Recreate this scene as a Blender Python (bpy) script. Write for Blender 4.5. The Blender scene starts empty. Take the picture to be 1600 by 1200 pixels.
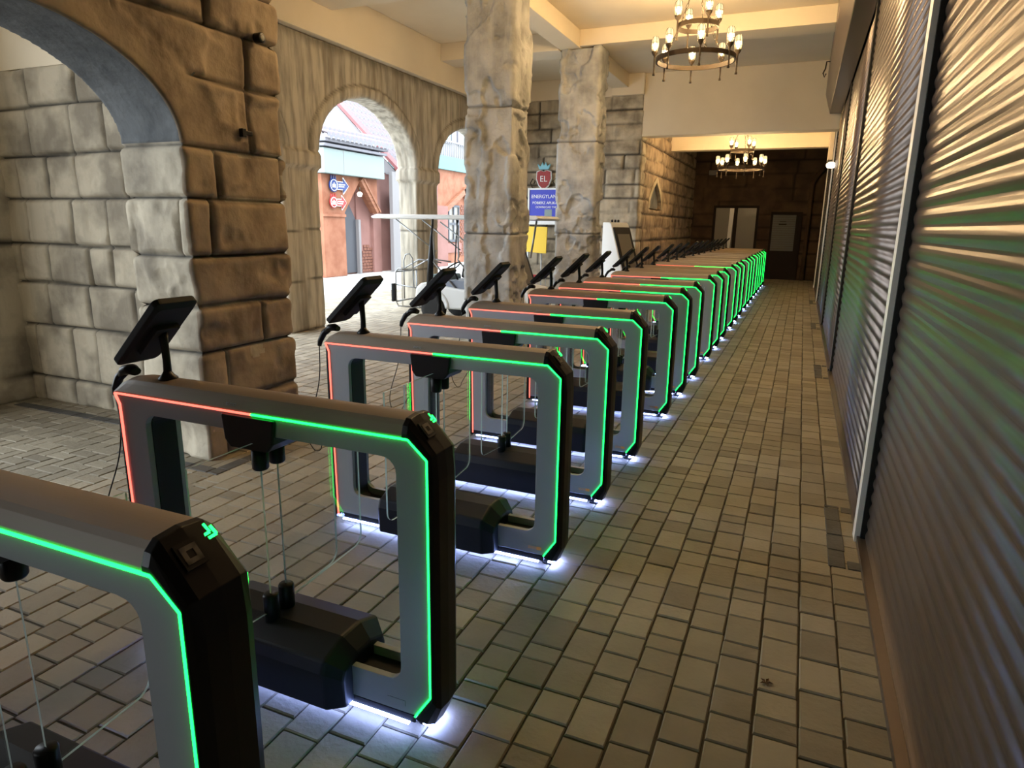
import bpy, bmesh, math, random
import numpy as np
from mathutils import Vector, Matrix, geometry
random.seed(7)
PI = math.pi
C = bpy.context.scene.collection
SC = bpy.context.scene

# ------------------------------------------------------------------ camera
cam_d = bpy.data.cameras.new('camera')
cam = bpy.data.objects.new('camera', cam_d); C.objects.link(cam)
cam_d.sensor_fit = 'HORIZONTAL'; cam_d.sensor_width = 36.0
cam_d.lens = 1033.6 * 36.0 / 1600.0
cam_d.clip_start = 0.02; cam_d.clip_end = 300
CR = ((0.9186501, -0.10604057, 0.38057507),
      (0.39476595, 0.20846413, -0.89481984),
      (0.01555096, 0.97226442, 0.2333668))
m = Matrix.Identity(4)
for i in range(3):
    for j in range(3): m[i][j] = CR[i][j]
m.translation = (0, 0, 1.65)
cam.matrix_world = m
SC.camera = cam

# ------------------------------------------------------------------ light and exposure
SC.view_settings.view_transform = 'Standard'
SC.view_settings.look = 'None'
SC.view_settings.gamma = 1
SC.view_settings.exposure = 0.35
SC.view_settings.use_curve_mapping = False
w = bpy.data.worlds.new('sky'); SC.world = w; w.use_nodes = True
bg = w.node_tree.nodes['Background']
bg.inputs[0].default_value = (0.84, 0.93, 1.0, 1); bg.inputs[1].default_value = 6.0
sd = bpy.data.lights.new('sun', 'SUN'); sd.energy = 2.2; sd.angle = math.radians(3); sd.color = (1, .95, .88)
sun = bpy.data.objects.new('sun', sd); C.objects.link(sun)
sun.rotation_euler = Vector((-0.40, 0.62, -1.0)).to_track_quat('-Z', 'Y').to_euler()
cy = SC.cycles
cy.max_bounces = 8; cy.diffuse_bounces = 5; cy.glossy_bounces = 4; cy.transmission_bounces = 6; cy.transparent_max_bounces = 40
cy.sample_clamp_indirect = 6; cy.caustics_reflective = False; cy.caustics_refractive = False
try:
    cy.use_denoising = True; cy.use_light_tree = True
except Exception: pass

LAMP = 1080.0       # chandelier jars
# ------------------------------------------------------------------ materials
def mat(name, col, rough=.6, metal=0.0, emit=None, es=0.0, trans=0.0, ior=1.45, spec=None, coat=0):
    m = bpy.data.materials.new(name); m.use_nodes = True
    b = m.node_tree.nodes['Principled BSDF']
    b.inputs['Base Color'].default_value = (*col, 1)
    b.inputs['Roughness'].default_value = rough
    b.inputs['Metallic'].default_value = metal
    b.inputs['IOR'].default_value = ior
    if trans: b.inputs['Transmission Weight'].default_value = trans
    if coat: b.inputs['Coat Weight'].default_value = coat
    if emit:
        b.inputs['Emission Color'].default_value = (*emit, 1); b.inputs['Emission Strength'].default_value = es
    return m
def bump(m, scale, strength, dist=.01, detail=6, stretch=None):
    nt = m.node_tree; b = nt.nodes['Principled BSDF']
    g = nt.nodes.new('ShaderNodeNewGeometry'); n = nt.nodes.new('ShaderNodeTexNoise')
    n.inputs['Scale'].default_value = scale; n.inputs['Detail'].default_value = detail
    src = g.outputs['Position']
    if stretch:
        mp = nt.nodes.new('ShaderNodeMapping'); mp.inputs['Scale'].default_value = stretch
        nt.links.new(src, mp.inputs['Vector']); src = mp.outputs['Vector']
    nt.links.new(src, n.inputs['Vector'])
    bp = nt.nodes.new('ShaderNodeBump'); bp.inputs['Strength'].default_value = strength; bp.inputs['Distance'].default_value = dist
    nt.links.new(n.outputs['Fac'], bp.inputs['Height']); nt.links.new(bp.outputs['Normal'], b.inputs['Normal'])
    return m
def noise_col(m, ca, cb, scale, lo=.35, hi=.65, stretch=None, detail=6, attr=None, attr_amt=.5, joint=None, streak=None):
    """base colour from noise between two paint colours; optional per-stone attribute, joint grout and run-off streaks"""
    nt = m.node_tree; b = nt.nodes['Principled BSDF']; L = nt.links
    g = nt.nodes.new('ShaderNodeNewGeometry'); src = g.outputs['Position']
    if stretch:
        mp = nt.nodes.new('ShaderNodeMapping'); mp.inputs['Scale'].default_value = stretch
        L.new(src, mp.inputs['Vector']); s2 = mp.outputs['Vector']
    else: s2 = src
    n = nt.nodes.new('ShaderNodeTexNoise'); n.inputs['Scale'].default_value = scale; n.inputs['Detail'].default_value = detail
    L.new(s2, n.inputs['Vector'])
    r = nt.nodes.new('ShaderNodeMapRange'); r.inputs[1].default_value = lo; r.inputs[2].default_value = hi
    L.new(n.outputs['Fac'], r.inputs[0]); fac = r.outputs[0]
    if attr:
        a = nt.nodes.new('ShaderNodeAttribute'); a.attribute_name = attr
        mx = nt.nodes.new('ShaderNodeMix'); mx.data_type = 'FLOAT'; mx.inputs[0].default_value = attr_amt
        L.new(fac, mx.inputs[2]); L.new(a.outputs['Fac'], mx.inputs[3]); fac = mx.outputs[0]
    mc = nt.nodes.new('ShaderNodeMix'); mc.data_type = 'RGBA'
    mc.inputs[6].default_value = (*ca, 1); mc.inputs[7].default_value = (*cb, 1)
    L.new(fac, mc.inputs[0]); out = mc.outputs[2]
    if streak:
        mp = nt.nodes.new('ShaderNodeMapping'); mp.inputs['Scale'].default_value = (9, 9, .55)
        L.new(src, mp.inputs['Vector'])
        n2 = nt.nodes.new('ShaderNodeTexNoise'); n2.inputs['Scale'].default_value = 1.0; n2.inputs['Detail'].default_value = 5
        L.new(mp.outputs['Vector'], n2.inputs['Vector'])
        r2 = nt.nodes.new('ShaderNodeMapRange'); r2.inputs[1].default_value = .5; r2.inputs[2].default_value = .72; r2.inputs[4].default_value = .75
        L.new(n2.outputs['Fac'], r2.inputs[0])
        m2 = nt.nodes.new('ShaderNodeMix'); m2.data_type = 'RGBA'; m2.inputs[7].default_value = (*streak, 1)
        L.new(r2.outputs[0], m2.inputs[0]); L.new(out, m2.inputs[6]); out = m2.outputs[2]
    if joint:
        a = nt.nodes.new('ShaderNodeAttribute'); a.attribute_name = 'joint'
        m3 = nt.nodes.new('ShaderNodeMix'); m3.data_type = 'RGBA'; m3.inputs[7].default_value = (*joint, 1)
        L.new(a.outputs['Fac'], m3.inputs[0]); L.new(out, m3.inputs[6]); out = m3.outputs[2]
    L.new(out, b.inputs['Base Color'])
    return m

M = {}
M['rock_brown'] = bump(noise_col(mat('lamplit_rock_brown', (.4, .3, .2), .85), (.37, .285, .20), (.17, .125, .088), 2.8, .42, .64, joint=(.03, .02, .014), streak=(.30, .24, .18)), 18, .35, .02)  # warm lamplight on the passage faces is put into this brown
M['rock_grey'] = bump(noise_col(mat('painted_rock_grey', (.4, .36, .3), .85), (.50, .435, .33), (.24, .205, .155), 2.8, .42, .62, joint=(.025, .022, .018), streak=(.36, .31, .235)), 9, .6, .03)
M['rock_crag'] = bump(noise_col(mat('craggy_rock_grey', (.36, .33, .28), .85), (.43, .43, .42), (.21, .21, .205), 2.6, .38, .66, joint=(.05, .045, .04), streak=(.42, .41, .39)), 12, .8, .03)
M['rock_streak'] = bump(noise_col(mat('streaked_render', (.4, .33, .22), .85), (.46, .415, .34), (.25, .23, .19), 3, .4, .65, stretch=(3, 3, .5), joint=(.05, .045, .035), streak=(.16, .13, .09)), 14, .35, .02)
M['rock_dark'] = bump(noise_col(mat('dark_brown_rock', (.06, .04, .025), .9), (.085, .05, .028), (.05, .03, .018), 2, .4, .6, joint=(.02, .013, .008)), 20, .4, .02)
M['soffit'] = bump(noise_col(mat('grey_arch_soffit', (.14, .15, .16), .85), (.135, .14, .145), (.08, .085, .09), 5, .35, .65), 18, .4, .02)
M['plaster'] = bump(noise_col(mat('cream_plaster', (.78, .68, .52), .8), (.80, .70, .54), (.72, .62, .47), .9, .3, .7), 60, .08, .004)
M['paver'] = bump(noise_col(mat('tumbled_paver', (.3, .25, .2), .75), (.34, .295, .22), (.175, .148, .108), 5, .3, .7, attr='rnd', attr_amt=.75), 45, .5, .006)
M['paver_dark'] = bump(noise_col(mat('dark_paver', (.07, .065, .06), .7), (.085, .08, .075), (.05, .048, .045), 6, .3, .7), 45, .4, .005)
M['grout'] = bump(mat('sand_joint', (.05, .042, .03), .95), 60, .4, .01)
M['shutter'] = mat('bronze_shutter_paint', (.125, .095, .078), .29, .55)
M['rail'] = mat('pale_guide_rail', (.82, .79, .73), .45, .0)
M['rail_dark'] = mat('dark_rail_slot', (.01, .01, .01), .6)
M['tan'] = mat('tan_cover', (.27, .205, .145), .55, .0)
M['frame'] = mat('grey_frame_panel', (.30, .31, .335), .42, .25)
M['black'] = mat('black_plastic', (.008, .008, .009), .38)
M['black_core'] = mat('black_core', (.01, .011, .014), .5)
M['housing'] = mat('dark_blue_housing', (.008, .0095, .016), .5)
for k_ in ('black', 'black_core', 'housing'): M[k_].node_tree.nodes['Principled BSDF'].inputs['Specular IOR Level'].default_value = .28
def clear_glass():
    m = bpy.data.materials.new('clear_glass'); m.use_nodes = True; nt = m.node_tree; nt.nodes.clear()
    o = nt.nodes.new('ShaderNodeOutputMaterial'); mx = nt.nodes.new('ShaderNodeMixShader'); t = nt.nodes.new('ShaderNodeBsdfTransparent'); g = nt.nodes.new('ShaderNodeBsdfGlossy'); lw = nt.nodes.new('ShaderNodeLayerWeight'); lw.inputs[0].default_value = .5; pw = nt.nodes.new('ShaderNodeMath'); pw.operation = 'POWER'; pw.inputs[1].default_value = 4.5; nt.links.new(lw.outputs['Facing'], pw.inputs[0]); f = nt.nodes.new('ShaderNodeMath'); f.operation = 'MULTIPLY_ADD'; f.inputs[1].default_value = .9; f.inputs[2].default_value = .035; nt.links.new(pw.outputs[0], f.inputs[0])
    t.inputs['Color'].default_value = (.975, .985, .98, 1); g.inputs['Roughness'].default_value = .0
    nt.links.new(f.outputs[0], mx.inputs[0]); nt.links.new(t.outputs[0], mx.inputs[1]); nt.links.new(g.outputs[0], mx.inputs[2]); nt.links.new(mx.outputs[0], o.inputs[0])
    return m
M['glass'] = clear_glass()
M['glass_edge'] = mat('glass_edge', (.62, .74, .72), .25)
M['green'] = mat('green_led', (0, .1, .03), .5, emit=(.006, 1, .065), es=6.5)
M['red'] = mat('red_led', (.1, .01, .01), .5, emit=(1, .13, .09), es=2.3)
M['white_led'] = mat('cold_white_led', (.5, .5, .5), .5, emit=(.30, .42, 1), es=34)
M['screen'] = mat('dark_screen', (.01, .012, .015), .12)
M['sensor'] = mat('grey_reader_plate', (.16, .15, .14), .45)
M['sticker_o'] = mat('orange_sticker', (.85, .36, .12), .5)
M['sticker_w'] = mat('grey_sticker', (.30, .31, .33), .5)
M['cable_w'] = mat('white_cable', (.6, .6, .6), .5)
M['iron'] = mat('bronze_iron', (.05, .034, .02), .55, .5)
M['bulb'] = mat('lit_bulb', (.9, .8, .6), .4, emit=(1, .68, .33), es=LAMP)
def jar_mat():
    m = bpy.data.materials.new('glowing_jar_glass'); m.use_nodes = True; nt = m.node_tree; nt.nodes.clear()
    o = nt.nodes.new('ShaderNodeOutputMaterial'); mx = nt.nodes.new('ShaderNodeMixShader'); t = nt.nodes.new('ShaderNodeBsdfTransparent'); e = nt.nodes.new('ShaderNodeEmission')
    e.inputs['Color'].default_value = (1, .78, .38, 1); e.inputs['Strength'].default_value = 1.7; mx.inputs[0].default_value = .42
    nt.links.new(t.outputs[0], mx.inputs[1]); nt.links.new(e.outputs[0], mx.inputs[2]); nt.links.new(mx.outputs[0], o.inputs[0])
    return m
M['jar'] = jar_mat()
M['white'] = mat('white_paint', (.75, .77, .78), .45)
M['tile'] = mat('pale_roof_tile', (.125, .105, .12), .6)
M['white_out'] = mat('pale_stone_paint', (.21, .205, .215), .6)
M['tabs'] = mat('matt_black_casing', (.006, .006, .007), .75)
M['verge'] = mat('pink_timber', (.26, .075, .08), .6)
M['pink'] = bump(noise_col(mat('pink_render', (.6, .3, .24), .85), (.26, .135, .12), (.22, .11, .095), 1.5, .35, .65), 20, .2)
M['orange'] = bump(noise_col(mat('orange_render', (.6, .25, .12), .85), (.31, .135, .08), (.23, .085, .045), 2.5, .35, .65), 20, .3)
M['timber'] = bump(noise_col(mat('orange_timber', (.6, .28, .14), .7), (.28, .12, .065), (.20, .075, .04), 3, .35, .65, stretch=(1, 1, 8)), 20, .2)
M['aqua'] = mat('pale_aqua_panel', (.22, .28, .275), .6)
M['teal'] = mat('teal_band', (.10, .24, .25), .6)
M['aqua_bright'] = mat('pale_blue_crown', (.25, .62, .80), .5)
M['dgrey'] = mat('dark_grey_door', (.06, .065, .08), .6)
M['gutter'] = mat('grey_gutter', (.16, .16, .19), .5)
M['blue'] = mat('sign_blue', (.012, .035, .17), .5)
M['banner_blue'] = mat('banner_blue', (.035, .05, .50), .5)
M['sred'] = mat('sign_red', (.35, .02, .02), .5)
M['wtext'] = mat('white_lettering', (.85, .88, .9), .5)
M['yellow'] = mat('yellow_board', (.75, .50, .04), .5)
M['tyre'] = mat('black_rubber', (.015, .015, .015), .8)
M['steel'] = mat('steel_tube', (.30, .31, .32), .4, .7)
M['seat'] = mat('grey_vinyl', (.22, .25, .32), .5)
M['door_pane'] = mat('frosted_pane', (.16, .15, .13), .3)
M['door_wood'] = mat('dark_wood_frame', (.012, .006, .004), .85)
M['grey_shut'] = mat('grey_roller', (.10, .10, .10), .55)
M['brick'] = mat('exposed_brick', (.19, .08, .055), .8)
M['lampw'] = mat('white_lamp_glass', (.8, .78, .72), .3, emit=(1, .9, .75), es=1.2)

# ------------------------------------------------------------------ mesh builder
class MB:
    def __init__(s): s.v = []; s.f = []; s.mi = []; s.mats = []; s.cur = 0; s.sm = []
    def use(s, m):
        if m not in s.mats: s.mats.append(m)
        s.cur = s.mats.index(m); return s
    def add(s, vs, fs, smooth=False):
        o = len(s.v); s.v += [tuple(x) for x in vs]
        for f in fs: s.f.append([i + o for i in f]); s.mi.append(s.cur); s.sm.append(smooth)
        return s
    def box(s, x0, x1, y0, y1, z0, z1):
        return s.add([(x0,y0,z0),(x1,y0,z0),(x1,y1,z0),(x0,y1,z0),(x0,y0,z1),(x1,y0,z1),(x1,y1,z1),(x0,y1,z1)],
              [(0,3,2,1),(4,5,6,7),(0,1,5,4),(1,2,6,5),(2,3,7,6),(3,0,4,7)])
    def obox(s, c, ax, ay, az, hx, hy, hz):
        """oriented box"""
        c = Vector(c); ax, ay, az = Vector(ax).normalized(), Vector(ay).normalized(), Vector(az).normalized()
        vs = [c + ax*hx*a + ay*hy*b + az*hz*d for d in (-1, 1) for a, b in ((-1,-1),(1,-1),(1,1),(-1,1))]
        return s.add(vs, [(0,3,2,1),(4,5,6,7),(0,1,5,4),(1,2,6,5),(2,3,7,6),(3,0,4,7)])
    def beam(s, p, q, w, h, up=(0,0,1)):
        p, q = Vector(p), Vector(q); d = (q-p); L = d.length; d.normalize()
        x = d.cross(Vector(up)).normalized(); z = x.cross(d)
        return s.obox((p+q)/2, d, x, z, L/2, w/2, h/2)
    def poly(s, outer, a0, a1, axis='y', holes=()):
        """2D polygon (with holes) extruded along an axis; 2D coords are the two remaining axes in order"""
        loops = [list(outer)] + [list(h) for h in holes]
        flat = [p for l in loops for p in l]; n = len(flat)
        def P(p, a): return {'x': (a, p[0], p[1]), 'y': (p[0], a, p[1]), 'z': (p[0], p[1], a)}[axis]
        tr = geometry.tessellate_polygon([[Vector((p[0], p[1], 0)) for p in l] for l in loops])
        vs = [P(p, a0) for p in flat] + [P(p, a1) for p in flat]
        fs = [tuple(t) for t in tr] + [tuple(i + n for i in reversed(t)) for t in tr]
        o = 0
        for l in loops:
            k = len(l)
            for i in range(k):
                a, b = o + i, o + (i+1) % k; fs.append((a, b, b+n, a+n))
            o += k
        return s.add(vs, fs)
    def rings(s, rs, closed=True, caps=True, smooth=False):
        n = len(rs[0]); vs = [p for r in rs for p in r]; fs = []
        for i in range(len(rs)-1):
            for j in range(n if closed else n-1):
                a = i*n+j; b = i*n+(j+1) % n; fs.append((a, b, b+n, a+n))
        s.add(vs, fs, smooth)
        if caps and closed:
            o = len(s.v) - len(vs)
            s.f.append(list(range(o+n-1, o-1, -1))); s.mi.append(s.cur); s.sm.append(False)
            s.f.append(list(range(o+(len(rs)-1)*n, o+len(rs)*n))); s.mi.append(s.cur); s.sm.append(False)
        return s
    def tube(s, pts, r, n=8, closed=False):
        pts = [Vector(p) for p in pts]; rs = []; k = len(pts); up = None
        for i, p in enumerate(pts):
            a = pts[(i-1) % k] if (closed or i > 0) else p
            b = pts[(i+1) % k] if (closed or i < k-1) else p
            d = (b-a).normalized()
            if up is None:
                up = Vector((0,0,1)) if abs(d.z) < .9 else Vector((1,0,0))
            x = d.cross(up).normalized(); up = x.cross(d).normalized()
            rr = r[i] if isinstance(r, (list, tuple)) else r
            rs.append([p + (x*math.cos(t) + up*math.sin(t))*rr for t in [2*PI*j/n for j in range(n)]])
        if closed: rs.append(rs[0])
        return s.rings(rs, True, not closed, True)
    def lathe(s, prof, c=(0,0,0), n=16, axis='z'):
        rs = []
        for r, h in prof:
            ring = []
            for j in range(n):
                a = 2*PI*j/n; x, y = r*math.cos(a), r*math.sin(a)
                ring.append({'z': (c[0]+x, c[1]+y, c[2]+h), 'y': (c[0]+x, c[1]+h, c[2]+y), 'x': (c[0]+h, c[1]+x, c[2]+y)}[axis])
            rs.append(ring)
        return s.rings(rs, True, True, True)
    def mesh(s, name):
        me = bpy.data.meshes.new(name); me.from_pydata(s.v, [], s.f)
        for m in s.mats: me.materials.append(m)
        me.polygons.foreach_set('material_index', s.mi); me.polygons.foreach_set('use_smooth', s.sm)
        bm = bmesh.new(); bm.from_mesh(me); bmesh.ops.recalc_face_normals(bm, faces=bm.faces); bm.to_mesh(me); bm.free()
        me.update(); return me
    def build(s, name, parent=None, bevel=0, seg=2):
        me = s.mesh(name); o = bpy.data.objects.new(name, me); C.objects.link(o)
        if parent: o.parent = parent
        if bevel:
            b = o.modifiers.new('bevel', 'BEVEL'); b.width = bevel; b.segments = seg; b.limit_method = 'ANGLE'; b.angle_limit = math.radians(35)
        return o
def mb(m): return MB().use(M[m])
def tag(o, label=None, cat=None, group=None, kind=None):
    if label: o['label'] = label
    if cat: o['category'] = cat
    if group: o['group'] = group
    if kind: o['kind'] = kind
    return o
def empty(name, loc=(0,0,0), rz=0):
    o = bpy.data.objects.new(name, None); C.objects.link(o); o.location = loc; o.rotation_euler = (0,0,rz); o.empty_display_size = .1; return o
def struct(o): o['kind'] = 'structure'; return o
def copy_tree(o, parent=None):
    c = o.copy(); C.objects.link(c); c.parent = parent
    for ch in list(o.children): copy_tree(ch, c)
    return c
def rrect(x0, x1, z0, z1, r, n=5):
    out = []
    for cx, cz, a0 in ((x1-r, z0+r, -PI/2), (x1-r, z1-r, 0), (x0+r, z1-r, PI/2), (x0+r, z0+r, PI)):
        for i in range(n+1):
            a = a0 + PI/2*i/n; out.append((cx + r*math.cos(a), cz + r*math.sin(a)))
    return out
def text_obj(name, s, size, m, mtx, parent=None, ext=.002):
    cu = bpy.data.curves.new(name, 'FONT'); cu.body = s; cu.size = size; cu.extrude = ext; cu.align_x = 'CENTER'; cu.align_y = 'CENTER'
    t = bpy.data.objects.new(name, cu); C.objects.link(t)
    dg = bpy.context.evaluated_depsgraph_get()
    me = bpy.data.meshes.new_from_object(t.evaluated_get(dg)); bpy.data.objects.remove(t)
    me.materials.clear(); me.materials.append(m)
    o = bpy.data.objects.new(name, me); C.objects.link(o); o.matrix_world = mtx
    if parent: o.parent = parent
    return o
def basis(right, up, loc):
    r = Vector(right).normalized(); u = Vector(up).normalized(); n = r.cross(u)
    m = Matrix.Identity(4)
    for i in range(3): m[i][0] = r[i]; m[i][1] = u[i]; m[i][2] = n[i]; m[i][3] = loc[i]
    return m

# ------------------------------------------------------------------ rock surfaces
def _h(ix, iy, iz):
    n = (ix*374761393 + iy*668265263 + iz*2147483647 + 1013904223) & 0xffffffff
    n = ((n ^ (n >> 13)) * 1274126177) & 0xffffffff
    return ((n ^ (n >> 16)) & 0xffff) / 65535.0
def vnoise(p):
    i = np.floor(p).astype(np.int64); f = p - i; f = f*f*(3-2*f); r = 0
    for a in (0, 1):
        for b in (0, 1):
            for c in (0, 1):
                wgt = (f[:,0] if a else 1-f[:,0])*(f[:,1] if b else 1-f[:,1])*(f[:,2] if c else 1-f[:,2])
                r = r + wgt*_h(i[:,0]+a, i[:,1]+b, i[:,2]+c)
    return r
def fbm(p, o=4):
    r = 0; a = .5
    for k in range(o): r = r + a*vnoise(p*(2**k) + 17.3*k); a *= .5
    return r
def ridged(p, o=3):
    r = 0; a = .5
    for k in range(o): r = r + a*(1 - np.abs(2*vnoise(p*(2**k) + 31.7*k) - 1)); a *= .5
    return r
def block_field(s, z, p, zs, wmin, wmax, seed, wob=.02):
    """distance to the nearest joint and a random id for every vertex"""
    rnd = random.Random(seed)
    zz = z + (fbm(p*1.3 + 5, 2) - .37)*wob*3; ss = s + (fbm(p*2.1 + 9, 2) - .37)*wob*2.5
    zs = np.array(zs); ci = np.clip(np.searchsorted(zs, zz) - 1, 0, len(zs)-2)
    dz = np.minimum(zz - zs[ci], zs[ci+1] - zz); dz = np.where(zz < zs[0]+.001, zs[ci+1]-zz, dz)
    ds = np.full(len(s), 9.0); bid = np.zeros(len(s))
    for c in range(len(zs)-1):
        msk = ci == c
        x = -8.0 + rnd.random()*.4; js = []
        while x < 27: js.append(x); x += rnd.uniform(wmin, wmax)
        js = np.array(js)
        if msk.any():
            k = np.clip(np.searchsorted(js, ss[msk]) - 1, 0, len(js)-2)
            ds[msk] = np.minimum(ss[msk]-js[k], js[k+1]-ss[msk]); bid[msk] = (k*7.31 + c*13.7 + seed) % 17
    return dz, ds, bid
def rockify(name, base, voxel, fn, material, only=None):
    """voxel remesh a solid, then displace along normals by fn(pos, normal) -> (height, joint)"""
    me = base.mesh(name + '_base'); o = bpy.data.objects.new(name, me); C.objects.link(o)
    md = o.modifiers.new('r', 'REMESH'); md.mode = 'VOXEL'; md.voxel_size = voxel; md.use_smooth_shade = True
    dg = bpy.context.evaluated_depsgraph_get()
    m2 = bpy.data.meshes.new_from_object(o.evaluated_get(dg)); o.modifiers.clear(); o.data = m2; m2.name = name
    n = len(m2.vertices); co = np.empty(n*3); m2.vertices.foreach_get('co', co); co = co.reshape(-1, 3)
    no = np.empty(n*3); m2.vertices.foreach_get('normal', no); no = no.reshape(-1, 3)
    h, j = fn(co, no)
    co = co + no*h[:, None]
    m2.vertices.foreach_set('co', co.reshape(-1)); 
    at = m2.attributes.new('joint', 'FLOAT', 'POINT'); at.data.foreach_set('value', np.clip(j, 0, 1).astype(np.float32))
    m2.materials.clear(); m2.materials.append(material)
    m2.polygons.foreach_set('use_smooth', [True]*len(m2.polygons)); m2.update()
    return o
def sm(x, a, b):
    t = np.clip((x-a)/(b-a), 0, 1); return t*t*(3-2*t)
def blocks_fn(zs, wmin, wmax, seed, depth=.028, bulge=.022, rough=.03, jw=.013, vert=1.0, axis=None):
    def fn(p, nrm):
        s = np.where(np.abs(nrm[:,0]) > np.abs(nrm[:,1]), p[:,1], p[:,0]) if axis is None else p[:, axis]
        dz, ds, bid = block_field(s, p[:,2], p, zs, wmin, wmax, seed)
        horiz = sm(np.abs(nrm[:,2]), .35, .6)
        if vert < 1: ds = ds + (1-vert)*.02*vnoise(p*3)
        d = np.minimum(dz, ds*1.1 + (1-vert)*.1)
        g = np.clip(1 - d/jw, 0, 1); soft = sm(d, 0, .045)
        h = -depth*g*(1-horiz) + bulge*(soft-1)*(1-horiz) + rough*(fbm(p*3.1 + bid[:,None]*3, 4)-.47) + .5*rough*(sm(ridged(p*2.3 + bid[:,None]*5, 3), .42, .6)-.5)*(soft) + (np.abs(np.sin(bid*5.1))-.5)*.018*(1-horiz)
        return h, np.clip(g*1.5, 0, 1)*(1-horiz)*.95
    return fn

# ================================================================== SETTING
XP = -3.66; XS = .46; XO = -6.95; CEIL = 5.05
# ---- floor of individual pavers in one mesh
fv = []; ff = []; fr = []; fm = []
def stone(x0, x1, y0, y1, dark=False, z=0.0):
    g = .003; c = .0045; z += random.uniform(-.0015, .0015); j = lambda: random.uniform(-.0025, .0025)
    x0 += g+j(); x1 -= g+j(); y0 += g+j(); y1 -= g+j()
    o = len(fv); tz = [z + random.uniform(-.001, .001) for _ in range(4)]
    fv.extend([(x0,y0,z-.010),(x1,y0,z-.010),(x1,y1,z-.010),(x0,y1,z-.010),(x0,y0,z-.005),(x1,y0,z-.005),(x1,y1,z-.005),(x0,y1,z-.005),
               (x0+c,y0+c,tz[0]),(x1-c,y0+c,tz[1]),(x1-c,y1-c,tz[2]),(x0+c,y1-c,tz[3])])
    r = random.random()
    for f in ((0,1,5,4),(1,2,6,5),(2,3,7,6),(3,0,4,7),(4,5,9,8),(5,6,10,9),(6,7,11,10),(7,4,8,11),(8,9,10,11)):
        ff.append([i+o for i in f]); fr.append(r); fm.append(2 if dark else 0)
def in_herring(x, y): return x < -3.55 and y < 3.02
def field(xa, xb, ya, yb, W=.145, skip=None):
    n = round((xb-xa)/W); W = (xb-xa)/n
    for i in range(n):
        x0 = xa + i*W; y = ya - random.random()*.15
        while y < yb:
            l = random.choice((.10, .145, .145, .145, .205, .205))
            if not (skip and skip(x0+W/2, y+l/2)): stone(x0, x0+W, y, min(y+l, yb))
            y += l
def skip_in(x, y): return in_herring(x, y) or (x < -6.7 and y < 4.1)
field(-9.5, XS-.01, -1.2, 24.45, skip=lambda x, y: skip_in(x, y) or (x < -6.9 and y > 15.5))
W = .1
for k in range(-66, -35):
    for q in range(-13, 31):
        c = (k-q) % 4
        if c == 0: stone(k*W, (k+2)*W, q*W, (q+1)*W)
        elif c == 3: stone(k*W, (k+1)*W, q*W, (q+2)*W)
def band(x0, x1, y0, y1):
    if x1-x0 > y1-y0:
        x = x0
        while x < x1-.01: stone(x, min(x+.2, x1), y0, y1, True, .004); x += .2
    else:
        y = y0
        while y < y1-.01: stone(x0, x1, y, min(y+.2, y1), True, .004); y += .2
band(-6.4, -4.42, 3.53, 3.63); band(-4.42, -4.32, 3.06, 3.63); band(-4.32, -3.42, 3.04, 3.14); band(-3.52, -3.42, 3.14, 4.3)
for yc in (3.85, 8.6, 12.8, 17.1):
    band(.29, .38, yc-.42, yc+.42); band(.38, .45, yc+.32, yc+.42); band(.38, .45, yc-.42, yc-.32)
me = bpy.data.meshes.new('floor'); 
o0 = len(fv); fv.extend([(-40,-6,-.008),(XS+.3,-6,-.008),(XS+.3,45,-.008),(-40,45,-.008)]); ff.append([o0,o0+1,o0+2,o0+3]); fr.append(.5); fm.append(1)
me.from_pydata(fv, [], ff); me.materials.append(M['paver']); me.materials.append(M['grout']); me.materials.append(M['paver_dark'])
at = me.attributes.new('rnd', 'FLOAT', 'FACE'); at.data.foreach_set('value', fr)
me.polygons.foreach_set('material_index', fm); me.update()
fo = bpy.data.objects.new('floor', me); C.objects.link(fo); struct(fo)
# courtyard paving beyond the laid pavers
cm = noise_col(mat('courtyard_paving', (.45, .44, .42), .7), (.50, .48, .45), (.40, .38, .36), 4, .3, .7)
nt = cm.node_tree; bt = nt.nodes.new('ShaderNodeTexBrick'); bt.inputs['Scale'].default_value = 1; bt.inputs['Brick Width'].default_value = .2
bt.inputs['Row Height'].default_value = .15; bt.inputs['Mortar Size'].default_value = .006
bt.inputs['Color1'].default_value = (.52, .53, .53, 1); bt.inputs['Color2'].default_value = (.46, .47, .47, 1); bt.inputs['Mortar'].default_value = (.14, .14, .14, 1)
gg = nt.nodes.new('ShaderNodeNewGeometry'); nt.links.new(gg.outputs['Position'], bt.inputs['Vector']); nt.links.new(bt.outputs['Color'], nt.nodes['Principled BSDF'].inputs['Base Color'])
M['court'] = cm
b = mb('court'); b.box(-30, -9.5, -4, 40, -.012, .001); b.box(-9.5, -7.4, 15.5, 40, -.012, .001); struct(b.build('floor_courtyard'))

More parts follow.
